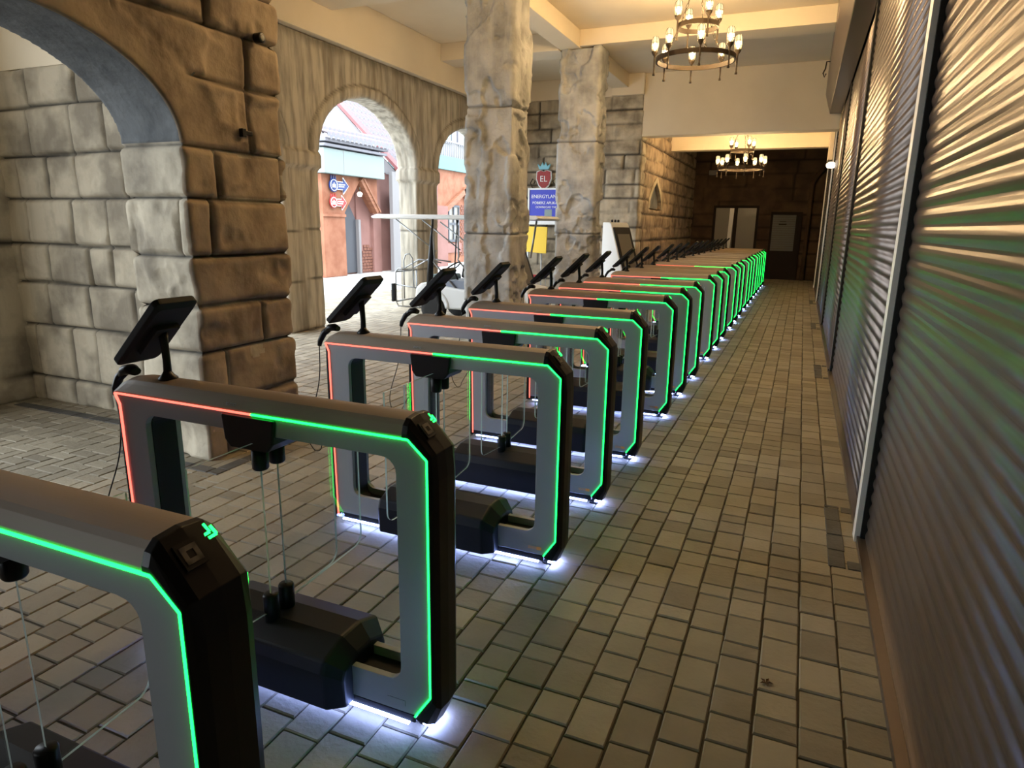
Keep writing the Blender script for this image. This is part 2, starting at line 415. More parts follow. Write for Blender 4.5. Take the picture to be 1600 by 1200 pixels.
# ---- nearest arcade wall with the brown pillar (plane X = XP)
def arch_pts(yc, a, zs, b, n=28): return [(yc - a*math.cos(PI*i/n), zs + b*math.sin(PI*i/n)) for i in range(n+1)]
def arcade_poly(y0, y1, archs, zs, a, b, top):
    pts = [(y0, top), (y0, 0)]
    for yc in archs: pts += [(yc-a, 0)] + arch_pts(yc, a, zs, b) + [(yc+a, 0)]
    return pts + [(y1, 0), (y1, top)]
BZ = [-.3, .387, .759, 1.077, 1.417, 1.791, 2.12, 2.543, 2.877, 3.165, 3.55, 3.9, 4.3, 4.7, 5.2]
base = mb('rock_brown'); base.poly(arcade_poly(.3, 4.13, (2.17,), 2.12, 1.06, .60, CEIL), XP-.56, XP, 'x')
fb = blocks_fn(BZ, .6, 1.3, 3, depth=.032, bulge=.012, rough=.045, jw=.016)
def fn_near(p, nrm):
    h, j = fb(p, nrm)
    # the arch soffit and the band next to it are smooth render
    h2 = .012*(fbm(p*4, 3)-.45); soff = np.zeros(len(p))
    for yc in (-1.97, 2.17):
        e = np.sqrt(((p[:,1]-yc)/1.06)**2 + ((np.maximum(p[:,2], 2.12)-2.12)/.60)**2)
        up = sm(p[:,2], 2.10, 2.16)
        soff = np.maximum(soff, up*(1 - sm(e, 1.25, 1.38)))
    return h*(1-soff)+h2*soff, j*(1-soff)
ow = rockify('wall_arcade', base, .018, fn_near, M['rock_brown'])
ow.data.materials.append(M['soffit']); ow.data.materials.append(M['rock_grey'])
pn = np.empty(len(ow.data.polygons)*3); ow.data.polygons.foreach_get('normal', pn); pn = pn.reshape(-1,3)
pc = np.empty(len(ow.data.polygons)*3); ow.data.polygons.foreach_get('center', pc); pc = pc.reshape(-1,3)
inner = (pc[:,0] < XP-.025) & (np.abs(pn[:,0]) < .75)
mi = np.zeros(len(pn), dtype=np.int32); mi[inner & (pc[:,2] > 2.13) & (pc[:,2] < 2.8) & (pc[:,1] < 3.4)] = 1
mi[(pc[:,2] <= 2.13) & (pc[:,0] < XP-.02)] = 2; mi[pc[:,0] < XP-.45] = np.where(mi[pc[:,0] < XP-.45] == 1, 1, 2)  # jambs greyer than the passage face: daylight and lamplight put into the colour
ow.data.polygons.foreach_set('material_index', mi); struct(ow)
b = mb('rock_brown'); b.poly(arcade_poly(-5.2, .32, (-1.97,), 2.12, 1.06, .60, CEIL), XP-.56, XP-.02, 'x'); struct(b.build('wall_arcade_near'))

# ---- stone wall at the end of the side room, its left return
WZ = [-.3, .234, .697, 1.088, 1.427, 1.81, 2.161, 2.539, 2.86, 3.2]
base = mb('rock_grey'); base.box(-6.9, -4.1, 3.8, 4.12, 0, 2.84)
struct(rockify('wall_side_room', base, .018, blocks_fn(WZ, .27, .60, 11, .036, .010, .032, jw=.017), M['rock_grey']))
base = mb('rock_grey'); base.box(-6.95, -6.5, 2.3, 4.1, 0, 2.84)
struct(rockify('wall_side_room_left', base, .05, blocks_fn(WZ, .28, .62, 12, .03, .02, .03), M['rock_grey']))
b = mb('plaster'); b.box(-6.9, -4.2, 3.82, 4.1, 2.84, CEIL); b.box(-6.95, -6.5, 2.3, 3.82, 2.84, CEIL); b.box(-6.95, -6.5, -5.2, 2.3, 4.3, CEIL); struct(b.build('wall_side_room_upper'))

# ---- outer arcade wall (plane X = XO) open to the courtyard
AY = (6.35, 10.05, 13.75)
base = mb('rock_streak'); base.poly(arcade_poly(4.1, 16.2, AY, 2.68, 1.44, 1.02, 4.32), XO-.40, XO, 'x')
def fn_outer(p, nrm):
    r = .035*(fbm(p*np.array([2.2, 2.2, 1.0]), 4)-.45) + .02*(ridged(p*np.array([5., 5., 1.2]), 2)-.4)
    j = np.zeros(len(p)); horiz = sm(np.abs(nrm[:,2]), .3, .6)
    arc = np.zeros(len(p)); inarch = np.zeros(len(p))
    for yc in AY:
        e = np.sqrt((p[:,1]-yc)**2 + ((np.maximum(p[:,2], 2.68)-2.68)*1.38)**2)
        up = sm(p[:,2], 2.66, 2.74)
        arc = np.maximum(arc, up*(1-sm(e, 1.60, 1.63))); j = np.maximum(j, up*np.exp(-((e-1.63)/.024)**2)*.6*(np.abs(nrm[:,0]) > .8))
    pier = 1-sm(p[:,2], 2.42, 2.44); cap = sm(p[:,2], 2.42, 2.45)*(1-sm(p[:,2], 2.66, 2.69))
    for zz in (.0, .78, 1.53): j = np.maximum(j, np.exp(-((p[:,2]-zz+.02*np.sin(p[:,1]*5))/.012)**2)*.8)
    j = np.maximum(j, .5*np.exp(-((p[:,2]-2.68)/.01)**2)*(1-arc))
    j = np.maximum(j, .55*sm(p[:,2] + .25*fbm(p*np.array([4., 4., .6]), 3), 4.22, 4.42))
    h = r + .03*arc + .06*cap*(1-horiz) - .02*j
    return h, j*(1-horiz)
struct(rockify('wall_courtyard', base, .034, fn_outer, M['rock_streak']))
b = mb('plaster'); b.box(XO-.42, XO+.10, 4.1, 16.2, 4.32, CEIL); struct(b.build('trim_1', bevel=.01))

# ---- block wall across, long wall with niche, back wall
CZ = [-.3, .33, .66, .99, 1.32, 1.65, 1.98, 2.31, 2.64, 2.97, 3.3, 3.63, 3.96, 4.29, 4.6, 5.2]
base = mb('rock_grey'); base.box(-6.95, XP, 16.1, 16.6, 0, 4.62)
struct(rockify('wall_cross', base, .045, blocks_fn(CZ, .55, 1.3, 21, .03, .025, .05, jw=.025), M['rock_grey']))
base = mb('rock_brown')
nich = [(17.2, 2.12), (17.25, 2.3), (17.42, 2.48), (17.65, 2.63), (17.95, 2.78), (18.25, 2.63), (18.48, 2.48), (18.65, 2.3), (18.7, 2.12)]
base.poly([(16.55, 0), (24.6, 0), (24.6, CEIL), (16.55, CEIL)], XP-.5, XP, 'x', holes=[nich])
struct(rockify('wall_left', base, .05, blocks_fn(CZ, .6, 1.3, 22, .03, .025, .05, jw=.028), M['rock_brown']))
b = mb('soffit'); b.box(XP-.16, XP-.07, 17.1, 18.8, 2.0, 2.9); struct(b.build('wall_niche_back'))
b = mb('rock_grey'); b.poly([(17.95+(y-17.95)*1.22, 2.12+(z-2.12)*1.25) for y, z in nich], XP-.05, XP+.035, 'x', holes=[nich]); struct(b.build('trim_niche', bevel=.01))
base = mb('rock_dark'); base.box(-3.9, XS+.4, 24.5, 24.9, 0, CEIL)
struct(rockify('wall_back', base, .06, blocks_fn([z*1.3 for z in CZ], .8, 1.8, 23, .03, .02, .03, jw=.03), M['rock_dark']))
b = mb('rock_grey'); b.box(-6.95, XS+.4, -5.4, -5.2, 0, CEIL); struct(b.build('wall_unseen_blocker'))  # unseen wall, added to keep daylight from entering behind the camera
# ---- ceiling and beams
b = mb('plaster'); b.box(-7.37, XS+.5, -5.4, 24.9, CEIL, CEIL+.3); struct(b.build('ceiling'))
def trim(i, *bx):
    t = mb('plaster')
    for q in bx: t.box(*q)
    struct(t.build('trim_%d' % i, bevel=.008))
trim(2, (-4.42, -4.03, 4.13, 16.1, 4.76, CEIL))
for i, (ya, yb) in enumerate(((3.55, 4.12), (8.42, 8.98), (12.3, 12.88))):
    trim(3+i, (-4.03, XS, ya, yb, 4.78, CEIL), (XO+.1, -4.42, ya, yb, 4.74, CEIL))
trim(6, (XP-.02, XS, 16.1, 16.5, 3.70, CEIL))
trim(7, (XP-.02, XS, 19.7, 20.1, 3.74, CEIL))
trim(8, (-4.42, XP, 16.0, 16.2, 4.6, CEIL)); trim(9, (XO, -4.42, 16.1, 16.5, 4.6, CEIL))
trim(10, (-4.03, XS, -.6, 0, 4.78, CEIL))
# shutter wall behind the curtains
b = mb('rail_dark'); b.box(XS+.05, XS+.3, -5.2, 24.9, 0, CEIL); struct(b.build('wall_right'))
# ---- craggy pillars
def crag_fn(seed, joints):
    def fn(p, nrm):
        q = p + seed
        h = .06*(fbm(q*1.6, 4)-.45) + .05*(sm(ridged(q*1.5 + 4, 3), .50, .56)-.5) + .03*(sm(ridged(q*2.7 + 9, 3), .52, .57)-.5) + .025*(ridged(q*6, 3)-.4)
        j = np.zeros(len(p))
        for zz in joints:
            w = .03*(fbm(p*2.2 + zz, 2)-.37)
            j = np.maximum(j, np.exp(-((p[:,2]-zz+w)/.012)**2))
        return h - .035*j, j*.85
    return fn
def pillar(y0, y1, x0, seed, joints, label, lo=.0):
    base = mb('rock_crag'); base.box(x0, XP, y0, y1, 0, 4.76)
    o = rockify('stone_pillar', base, .019, crag_fn(seed, joints), M['rock_crag'])
    tag(o, label, 'pillar', 'craggy stone pillars of the arcade'); return o
pillar(8.47, 9.03, -4.32, 3.1, (3.17, 1.53), 'craggy grey rock pillar behind the white golf cart, wider and nearer of the two')
pillar(12.36, 12.86, -4.38, 8.7, (3.17, 1.52), 'craggy grey rock pillar rising beside the ticket kiosk, farther of the two')

# ================================================================== ROLLER SHUTTERS
def shutter(y0, y1, z1, label, pale=True):
    t = empty('roller_shutter', (XS, y0, 0))
    L = y1-y0; c = mb('shutter'); pitch = .0755; prof = []
    z = 0.02
    while z < z1:
        for k in range(6):
            u = k/6.0; prof.append((-.0085*math.sin(PI*u/.86) if u < .86 else .002, z+u*pitch))
        z += pitch
    v = []; f = []
    for x, zz in prof: v += [(x+.03, .0, zz), (x+.03, L, zz)]
    for i in range(len(prof)-1): f.append((2*i, 2*i+1, 2*i+3, 2*i+2))
    c.add(v, f, True); cur = c.build('curtain', t)
    sd = cur.modifiers.new('solid', 'SOLIDIFY'); sd.thickness = .004; sd.offset = 1
    r = mb('rail' if pale else 'shutter'); r.box(-.030 if pale else -.006, .03, L-.11 if pale else L-.05, L-.008, 0, z1); r.use(M['rail_dark']); r.box(-.004, .05, L-.135, L-.11 if pale else L-.05, 0, z1)
    ra = r.build('guide_rail', t); ra['label'] = 'pale guide rail with dark slot' if pale else 'narrow dark guide slot'
    bt = mb('shutter'); bt.box(-.02, .03, 0, L-.1, 0, .035); bt.build('bottom_bar', t)
    return tag(t, label, 'roller shutter', 'roller shutters along the passage')
shutter(-.55, 3.90, 3.985, 'brown corrugated roller shutter nearest the camera, filling the right edge')
shutter(3.90, 8.62, 3.985, 'brown corrugated roller shutter behind the tall pale near guide rail, second from the camera', False)
shutter(8.62, 12.9, 3.985, 'brown corrugated roller shutter, third from the camera', False)
shutter(12.9, 17.25, 3.985, 'brown corrugated roller shutter just past the large cream ceiling beam, fourth from the camera', True)
shutter(17.25, 21.5, 3.72, 'brown corrugated roller shutter, fifth from the camera near the dark end wall')
shutter(-5.0, -.55, 3.985, 'brown corrugated roller shutter behind the camera')
b = mb('shutter'); b.poly([(.46, 4.0), (.235, 4.0), (.12, 4.38), (.12, 5.04), (.46, 5.04)], -5, 16.05, 'y')
tag(b.build('shutter_box', bevel=.01), 'long dark brown metal shutter housing under the ceiling on the right', 'shutter housing')
t = mb('iron'); t.tube([(.12, 14.2, 4.62), (.06, 14.2, 4.62), (.05, 14.2, 4.50)], .012); t.tube([(.05, 14.2, 4.5), (.02, 14.2, 4.43), (.05, 14.2, 4.36), (.07, 14.2, 4.42)], .012)
tag(t.build('wall_hook'), 'small bent metal hook on the side of the shutter housing', 'hook')
t = mb('lampw'); t.lathe([(.0, 0), (.07, .01), (.10, .05), (.10, .10), (.05, .14), (0, .145)], (.40, 16.9, 2.98), 16)
tag(t.build('wall_lamp'), 'small white dome lamp on the shutter wall below the cream beam', 'lamp')
t = mb('plaster'); t.box(XS-.10, XS, 18.9, 19.7, 3.35, 5.0); struct(t.build('trim_11'))

# ================================================================== BACK WALL DOORS
YB = 24.47
d = empty('door_1', (-2.19, YB, 0)); struct(d)
t = mb('door_wood'); t.poly([(-.74, 0), (.74, 0), (.74, 2.42), (-.74, 2.42)], -.06, .06, 'y', holes=[rrect(-.66, -.06, .2, 2.34, .01, 1), rrect(.06, .66, .2, 2.34, .01, 1)]); t.build('door_frame', d)
mb('door_pane').box(-.66, -.06, -.01, .01, .2, 2.34).build('door_pane', d); mb('door_pane').box(.06, .66, -.01, .01, .2, 2.34).build('door_pane', d)
t = mb('white'); t.add([(-.24,-.03,.25),(-.14,-.03,.25),(-.06,-.03,2.33),(-.2,-.03,2.33),(-.24,-.012,.25),(-.14,-.012,.25),(-.06,-.012,2.33),(-.2,-.012,2.33)], [(0,1,2,3),(4,7,6,5),(0,4,5,1),(1,5,6,2),(2,6,7,3),(3,7,4,0)]); t.build('curtain', d)
d = empty('door_2', (-.57, YB, 0)); struct(d)
t = mb('door_wood'); t.poly([(-.49, 0), (.49, 0), (.49, 2.22), (-.49, 2.22)], -.06, .06, 'y', holes=[rrect(-.42, .30, .95, 2.13, .01, 1)]); t.build('door_frame', d)
t = mb('grey_shut')
for k in range(16): t.box(-.42, .30, -.005 - .008*(k % 2), .02, .95+k*.0738, .95+(k+.9)*.0738)
t.build('door_shutter', d)
t = mb('door_wood'); t.box(-.2, .0, -.022, -.016, 1.90, 1.92); t.box(-.22, .02, -.022, -.016, 1.80, 1.84); t.build('notice', d)
t = mb('sensor'); t.box(-3.18, -2.92, 24.36, 24.44, 3.42, 3.58); tag(t.build('wall_box', bevel=.02), 'small pale rectangular unit high on the dark end wall', 'wall unit')
t = mb('rock_dark'); t.tube([(.10, 24.36, 0), (.10, 24.36, 3.1), (.2, 24.36, 3.35), (.42, 24.36, 3.6)], .07, 10); tag(t.build('drain_pipe'), 'brown drainpipe running down the dark end wall near the shutters', 'pipe')

# ================================================================== SPEED GATES
GY = [.738, 1.60, 2.80, 3.62, 4.49, 5.70, 6.55, 7.42, 8.62, 9.50, 10.36, 11.55, 12.42, 13.28, 14.45, 15.3, 16.2, 17.35, 18.2, 19.1, 20.2, 21.05]
LEDP = [(-.66, 1.027), (.597, 1.027), (.662, .970), (.662, .158), (.602, .068)]
def strip_along(bm_, pts, y0, y1, wd=.0031):
    for (x0, z0), (x1, z1) in zip(pts, pts[1:]):
        bm_.beam((x0, (y0+y1)/2, z0), (x1, (y0+y1)/2, z1), wd*2, abs(y1-y0), up=(0, 1, 0))
WIN = rrect(-.52, .55, .185, .96, .05)
def lofted(mbx, secs, **k): return mbx.rings(secs, **k)
def make_gate():
    g = empty('speed_gate')
    outer = [(-.64, .07), (.60, .07), (.657, .155), (.657, .972), (.594, 1.023), (-.655, 1.023), (-.637, .985)]
    for nm, ya, yb in (('front_panel', 0, .024), ('rear_panel', .126, .150)):
        mb('frame').poly(outer, ya, yb, 'y', holes=[WIN]).build(nm, g, .002, 1)
    core = [(-.632, .05), (.605, .05), (.650, .15), (.650, .972), (.59, 1.02), (-.632, 1.02)]
    cw = rrect(-.518, .548, .150, .958, .045)
    c = mb('black_core').poly(core, .0245, .1255, 'y', holes=[cw]).build('core_frame', g); c['label'] = 'black inner core of the frame'
    # cover
    prof = [(-.001, 1.030), (.000, 1.036), (.016, 1.064)] + [(.016 + .126*i/12, 1.064 + .022*math.sin(PI*(.12 + .80*i/12))**.9 - .006*(i == 0)) for i in range(1, 13)] + [(.151, 1.036), (.151, 1.030)]
    secs = []
    for x, sc_, dx in ((-.668, .25, .0), (-.655, .60, .0), (-.625, .88, .0), (-.58, 1, 0), (.0, 1, 0), (.575, 1, 0)):
        secs.append([(x, y, 1.030 + (z-1.030)*sc_) for y, z in prof])
    cv = mb('tan').rings(secs, smooth=False).build('top_cover', g, .003); 
    lg = mb('sticker_w')
    for k in range(3):
        lg.obox((-.115 + k*.016, .0045, 1.050), (1,0,0), (0,.42,.9), (0,-.9,.42), .006, .0045, .0006)
        lg.use(M['tan']); lg.obox((-.114 + k*.016, .0040, 1.050), (1,0,0), (0,.42,.9), (0,-.9,.42), .0035, .0024, .0009); lg.use(M['sticker_w'])
    lg.build('logo', cv)
    # end cap: sweep between LED path and outer path
    inner = [(.575, 1.029), (.596, 1.029), (.663, .971), (.663, .157), (.603, .066), (.575, .03)]
    outr = [(.575, 1.090), (.592, 1.088), (.680, .985), (.688, .90), (.688, .10), (.665, .036)]
    inner = [(.575, 1.029), (.596, 1.029), (.663, .971), (.663, .90), (.663, .157), (.603, .060)]
    ys = [-.003, -.003, .006, .026, .075, .124, .144, .153, .153]; fr_ = [0, .22, .62, .92, 1, .92, .62, .22, 0]
    secs = [[(a[0]+(b_[0]-a[0])*f, y, a[1]+(b_[1]-a[1])*f) for y, f in zip(ys, fr_)] for a, b_ in zip(inner, outr)]
    cap = mb('black').rings(secs, smooth=False)
    # inner fill so the cap is solid
    cap.build('end_cap', g, .002, 2)
    mb('black').box(-.668, -.630, .002, .148, .03, 1.028).build('rear_cap', g, .008, 2)
    # base skirt and feet
    sk = mb('black'); sk.poly([(-.640, .036), (.60, .036), (.60, .069), (-.640, .069)], .003, .147, 'y'); sk.build('base_skirt', g, .004, 1)
    for x in (-.56, .60):
        mb('black').lathe([(.0, 0), (.03, 0), (.03, .012), (.018, .016), (.018, .04), (0, .04)], (x, .075, 0), 14).build('foot', g)
    # LED strips front and rear
    split = -.008
    for ya, yb in ((-.005, .003), (.147, .155)):
        r = mb('red'); strip_along(r, [(-.630, .05), (-.642, .985), (-.662, 1.0265)], ya, yb); strip_along(r, [(-.662, 1.0265), (split, 1.0265)], ya, yb)
        ro = r.build('red_light_strip', g); ro['label'] = 'red glowing light strip'
        q = mb('green'); strip_along(q, [(split, 1.0265)] + LEDP[1:], ya, yb)
        qo = q.build('green_light_strip', g); qo['label'] = 'green glowing light strip'
    b_ = mb('white_led').box(.618, .652, .02, .13, .027, .034).build('floor_light', g); b_['label'] = 'cold white light strip under the end'
    for y in (.004, .146):
        s_ = 1 if y > .05 else -1
        b_ = mb('white_led').box(-.60, .575, y-.006, y+.006, .028, .0345).build('floor_light', g); b_['label'] = 'cold white light strip under the base'
    # centre block with barrier posts
    cb = mb('black'); cb.poly([(-.135, 1.018), (.095, 1.018), (.085, .935), (.06, .905), (-.105, .905), (-.125, .93)], -.012, .162, 'y'); cb.build('drive_block', g, .006, 2)
    for y in (.018, .096):
        mb('black').lathe([(.0, .830), (.024, .830), (.028, .836), (.028, .912), (0, .912)], (-.002, y, 0), 18).build('upper_post', g)
        mb('black').lathe([(.0, .22), (.028, .22), (.028, .352), (.024, .358), (0, .358)], (-.002, y, 0), 18).build('lower_post', g)
    # motor housing straddling the base
    hp = [(-.080, .045), (-.090, .19), (-.075, .232), (.025, .268), (.125, .268), (.225, .232), (.240, .19), (.230, .045)]
    hp = [(y*1.0, z) for y, z in hp]
    def sec(x, k): return [(x, .075 + (y-.075)*k, .045 + (z-.045)*k) for y, z in hp]
    mb('housing').rings([sec(-.325, .80), sec(-.30, 1), sec(.30, 1), sec(.355, .74)], smooth=False).build('motor_housing', g, .008, 2)
    # reader and arrows on the slanted cap
    nrm = Vector((.099, 0, .088)).normalized(); ax = Vector((.088, 0, -.099)).normalized(); ay = Vector((0, 1, 0))
    c0 = Vector((.628, .060, 1.0472)) 
    rd = mb('black').obox(c0, ax, ay, nrm, .027, .025, .002); rd.use(M['sensor'])
    rd.poly  # plate
    for sx, sy, hx, hy in ((-.013, 0, .005, .018), (.013, 0, .005, .018), (0, -.013, .018, .005), (0, .013, .018, .005)):
        rd.obox(c0 + ax*sx + ay*sy + nrm*.002, ax, ay, nrm, hx, hy, .0012)
    ro = rd.build('code_reader', g); ro['label'] = 'square reader with grey ring'
    c1 = Vector((.611, .122, 1.0595)); ar = mb('green'); dd = (ax*.36 + ay*.44).normalized(); ee = (ay*.36 - ax*.44).normalized()
    for k in (0, 1):
        o_ = c1 + dd*(-.002 + k*.014) + nrm*.0015
        ar.beam(o_ + ee*.014 - dd*.015, o_, .006, .002, up=nrm); ar.beam(o_ - ee*.014 - dd*.015, o_, .006, .002, up=nrm)
    a_ = ar.build('arrow_light', g); a_['label'] = 'glowing green double arrow'
    # tablet on a mast
    tb = Vector((-.65, 0, 1.135)); tt = Vector((-.40, 0, 1.375)); up_ = (tt-tb).normalized(); mid = (tb+tt)/2 + Vector((0, .088, 0))
    nn = Vector((-up_.z, 0, up_.x)); hl = (tt-tb).length/2
    tabs = mb('tabs'); rs = []
    for off, k in ((-.020, .86), (-.010, 1), (.012, 1), (.015, .985)):
        rs.append([mid + nn*off + ay*(px*k) + up_*(pz*k) for px, pz in rrect(-.088, .088, -hl, hl, .022, 4)])
    tabs.rings(rs, smooth=False)
    tabs.obox(mid - nn*.028 - up_*.01, ay, up_, nn, .05, .07, .012)
    tbo = tabs.build('tablet', g, .002, 1)
    mb('screen').obox(mid + nn*.0155, ay, up_, nn, .075, hl-.018, .001).build('screen', tbo)
    ms = mb('black'); ms.lathe([(0, 0), (.034, 0), (.034, .006), (.020, .020), (.014, .03), (0, .03)], (-.47, .075, 1.083), 18)
    ms.tube([(-.47, .075, 1.09), (-.471, .077, 1.15), (-.478, .080, 1.22), (-.484, .084, 1.262)], [.0150, .0135, .0145, .018], 12)
    ms.build('mast', g)
    for k in (-1, 1):
        pass
    return g
def wing(mesh_len):
    b_ = MB(); 
    L = mesh_len; r = .05; pts = [(0, .29), ] + [(L-r + r*math.sin(a), .31+r - r*math.cos(a)) for a in [PI/2*i/5 for i in range(6)]] + [(L, .93), (0, .93)]
    n = len(pts); h = .004
    vs = [(-h, y, z) for y, z in pts] + [(h, y, z) for y, z in pts]
    b_.use(M['glass']); b_.v = vs; b_.f = [list(range(n)), list(range(2*n-1, n-1, -1))]; b_.mi = [0, 0]; b_.sm = [False]*2
    b_.use(M['glass_edge'])
    for i in range(n): j = (i+1) % n; b_.f.append([i, j, j+n, i+n]); b_.mi.append(1); b_.sm.append(False)
    return b_.mesh('glass_wing')
W_S, W_L = wing(.295), wing(.46)
gate0 = make_gate()
st_w = mb('sticker_w').obox((.53, -.0008, .105), (1,0,0), (0,0,1), (0,1,0), .035, .010, .0008).mesh('type_plate')
st_o = mb('sticker_o').obox((.555, -.0008, .103), (1,0,0), (0,0,1), (0,1,0), .035, .008, .0008).mesh('warning_sticker')
ORD = ['nearest', 'second', 'third', 'fourth', 'fifth', 'sixth', 'seventh', 'eighth', 'ninth', 'tenth', 'eleventh', 'twelfth', 'thirteenth', 'fourteenth', 'fifteenth', 'sixteenth', 'seventeenth', 'eighteenth', 'nineteenth', 'twentieth', 'twenty-first', 'twenty-second']
# hand scanner on its holder at the red end
def make_scanner():
    s = empty('barcode_scanner')
    h = mb('black'); rs = []
    for k, (x, z, a, b_) in enumerate(((.045, .075, .022, .014), (.02, .082, .030, .020), (-.01, .078, .030, .020), (-.03, .06, .02, .016))):
        rs.append([(x, b_y, z_) for b_y, z_ in [(.07 + a*math.cos(t), z + b_*math.sin(t)) for t in [2*PI*i/10 for i in range(10)]]])
    h.rings(rs, smooth=True).build('scanner_head', s)
    mb('black').tube([(-.012, .07, .072), (-.05, .07, .045), (-.078, .07, .0), (-.085, .07, -.028)], [.016, .017, .015, .011], 10).build('handle', s)
    pts = []
    for i in range(25):
        t = i/24.0
        pts.append((-.086 - .05*math.sin(t*PI) + .03*t*math.sin(t*9), .07 - .06*t + .03*math.sin(t*7), -.03 - .62*math.sin(t*PI/2)**1.1 + .06*max(0, t-.8)*5))
    pts.append((-.02, .03, -.50)); pts.append((.012, .03, -.48))
    mb('black').tube(pts, .0028, 6).build('cord', s)
    return s
scan0 = make_scanner()
for i, y in enumerate(GY):
    g = gate0 if i == 0 else copy_tree(gate0)
    g.location = (-1.61, y, 0)
    gap_b = (y - GY[i-1]) if i else .87; gap_f = (GY[i+1]-y) if i+1 < len(GY) else 1.2
    for side, gap in ((-1, gap_b), (1, gap_f)):
        wo = bpy.data.objects.new('glass_wing', W_L if gap > 1.0 else W_S); C.objects.link(wo); wo.parent = g
        wo.location = (-.002, .018 if side < 0 else .096, 0); wo.rotation_euler = (0, 0, 0 if side > 0 else PI)
    if i >= 2:
        so = bpy.data.objects.new('warning_sticker', st_o); so['label'] = 'orange sticker at the lower corner'
    else: so = bpy.data.objects.new('type_plate', st_w)
    C.objects.link(so); so.parent = g
    if i == 0: txt = 'speed gate nearest the camera, cut off by the left edge of the photo'
    elif i == 1: txt = 'lit speed gate standing before the brown pillar, second nearest in the row'
    else: txt = 'lit speed gate with tan cover, %s from the camera in the row' % ORD[i]
    tag(g, txt, 'speed gate', 'speed gates in a row down the passage')
    s = scan0 if i == 0 else copy_tree(scan0)
    s.location = (-2.285, y, 1.02)
    tag(s, 'black handheld scanner with cord on the red end of the %s speed gate' % ORD[i], 'scanner', 'handheld scanners on the speed gates')

# ================================================================== CHANDELIERS
def make_chandelier():
    c = empty('chandelier')
    def ring(R, z, nm):
        t = mb('iron'); rs = []
        for k in range(49):
            a = 2*PI*k/48; rs.append([(r*math.cos(a), r*math.sin(a), zz) for r, zz in ((R-.012, z-.03), (R+.012, z-.03), (R+.012, z+.03), (R-.012, z+.03))])
        t.rings(rs, True, False); return t.build(nm, c, 0)
    ring(.53, 0, 'ring'); ring(.27, .42, 'ring')
    def lamp(R, a, z):
        x, y = R*math.cos(a), R*math.sin(a)
        l = mb('iron').lathe([(0, -.20), (.018, -.20), (.018, -.185), (.010, -.16), (.012, .02), (.014, .05), (.040, .085), (.046, .10), (.046, .115), (.030, .12), (0, .12)], (x, y, z), 12).build('torch', c)
        mb('jar').lathe([(0, .118), (.034, .12), (.042, .15), (.042, .27), (.034, .295), (0, .30)], (x, y, z), 12).build('lamp_glass', l)
        mb('bulb').lathe([(0, .135), (.018, .15), (.026, .18), (.018, .212), (0, .222)], (x, y, z), 10).build('bulb', l)
        cg = mb('iron')
        for zz in (.165, .225): cg.tube([(x+.046*math.cos(t), y+.046*math.sin(t), z+zz) for t in [2*PI*i/12 for i in range(12)]], .0038, 4, True)
        for q in range(6):
            t = 2*PI*q/6; cx, cy_ = x+.046*math.cos(t), y+.046*math.sin(t)
            cg.tube([(cx, cy_, z+.11), (cx, cy_, z+.28), (x+.03*math.cos(t), y+.03*math.sin(t), z+.305)], .0038, 4)
        cg.build('cage', l)
    for k in range(8): lamp(.56, 2*PI*k/8 + .25, .0)
    for k in range(4): lamp(.30, 2*PI*k/4 + .6, .42)
    for k in range(3):
        a = 2*PI*k/3 + .9; t = mb('iron')
        p0, p1, p2 = Vector((.53*math.cos(a), .53*math.sin(a), .03)), Vector((.27*math.cos(a), .27*math.sin(a), .40)), Vector((.05*math.cos(a), .05*math.sin(a), 1.05))
        for A, B in ((p0, p1), (p1, p2)):
            n = max(2, int((B-A).length/.055))
            for q in range(n):
                m_ = A.lerp(B, (q+.5)/n); d_ = (B-A).normalized(); s_ = d_.cross(Vector((0,0,1))).normalized()
                if q % 2: s_ = d_.cross(s_)
                t.tube([m_ + d_*.034*math.cos(u) + s_*.014*math.sin(u) for u in [2*PI*i/8 for i in range(8)]], .004, 4, True)
        t.build('chain', c)
    mb('iron').lathe([(0, 1.03), (.06, 1.03), (.07, 1.06), (.05, 1.115), (0, 1.115)], (0, 0, 0), 16).build('ceiling_rose', c)
    return c
ch0 = make_chandelier(); ch0.location = (-1.64, 10.2, 3.935)
tag(ch0, 'iron ring chandelier with lit caged lamps hanging before the big cream beam', 'chandelier', 'ring chandeliers')
c = copy_tree(ch0); c.location = (-1.6, 18.0, 3.10); 
for ch in c.children:
    if ch.name.startswith('ceiling_rose'): ch.location = (0, 0, .835)
t = mb('iron')
for q in range(16):
    z = 4.15 + q*.05; s_ = Vector((1,0,0)) if q % 2 else Vector((0,1,0))
    t.tube([Vector((0, 0, z-3.1)) + Vector((0,0,1))*.034*math.cos(u) + s_*.014*math.sin(u) for u in [2*PI*i/8 for i in range(8)]], .004, 4, True)
t.build('chain', c)
tag(c, 'iron ring chandelier with lit caged lamps hanging beyond the cream beam, farther one', 'chandelier', 'ring chandeliers')
for yy in (6.05,):
    c = copy_tree(ch0); c.location = (-1.64, yy, 3.935); tag(c, 'iron ring chandelier hanging overhead out of the photo, nearest the camera', 'chandelier', 'ring chandeliers')

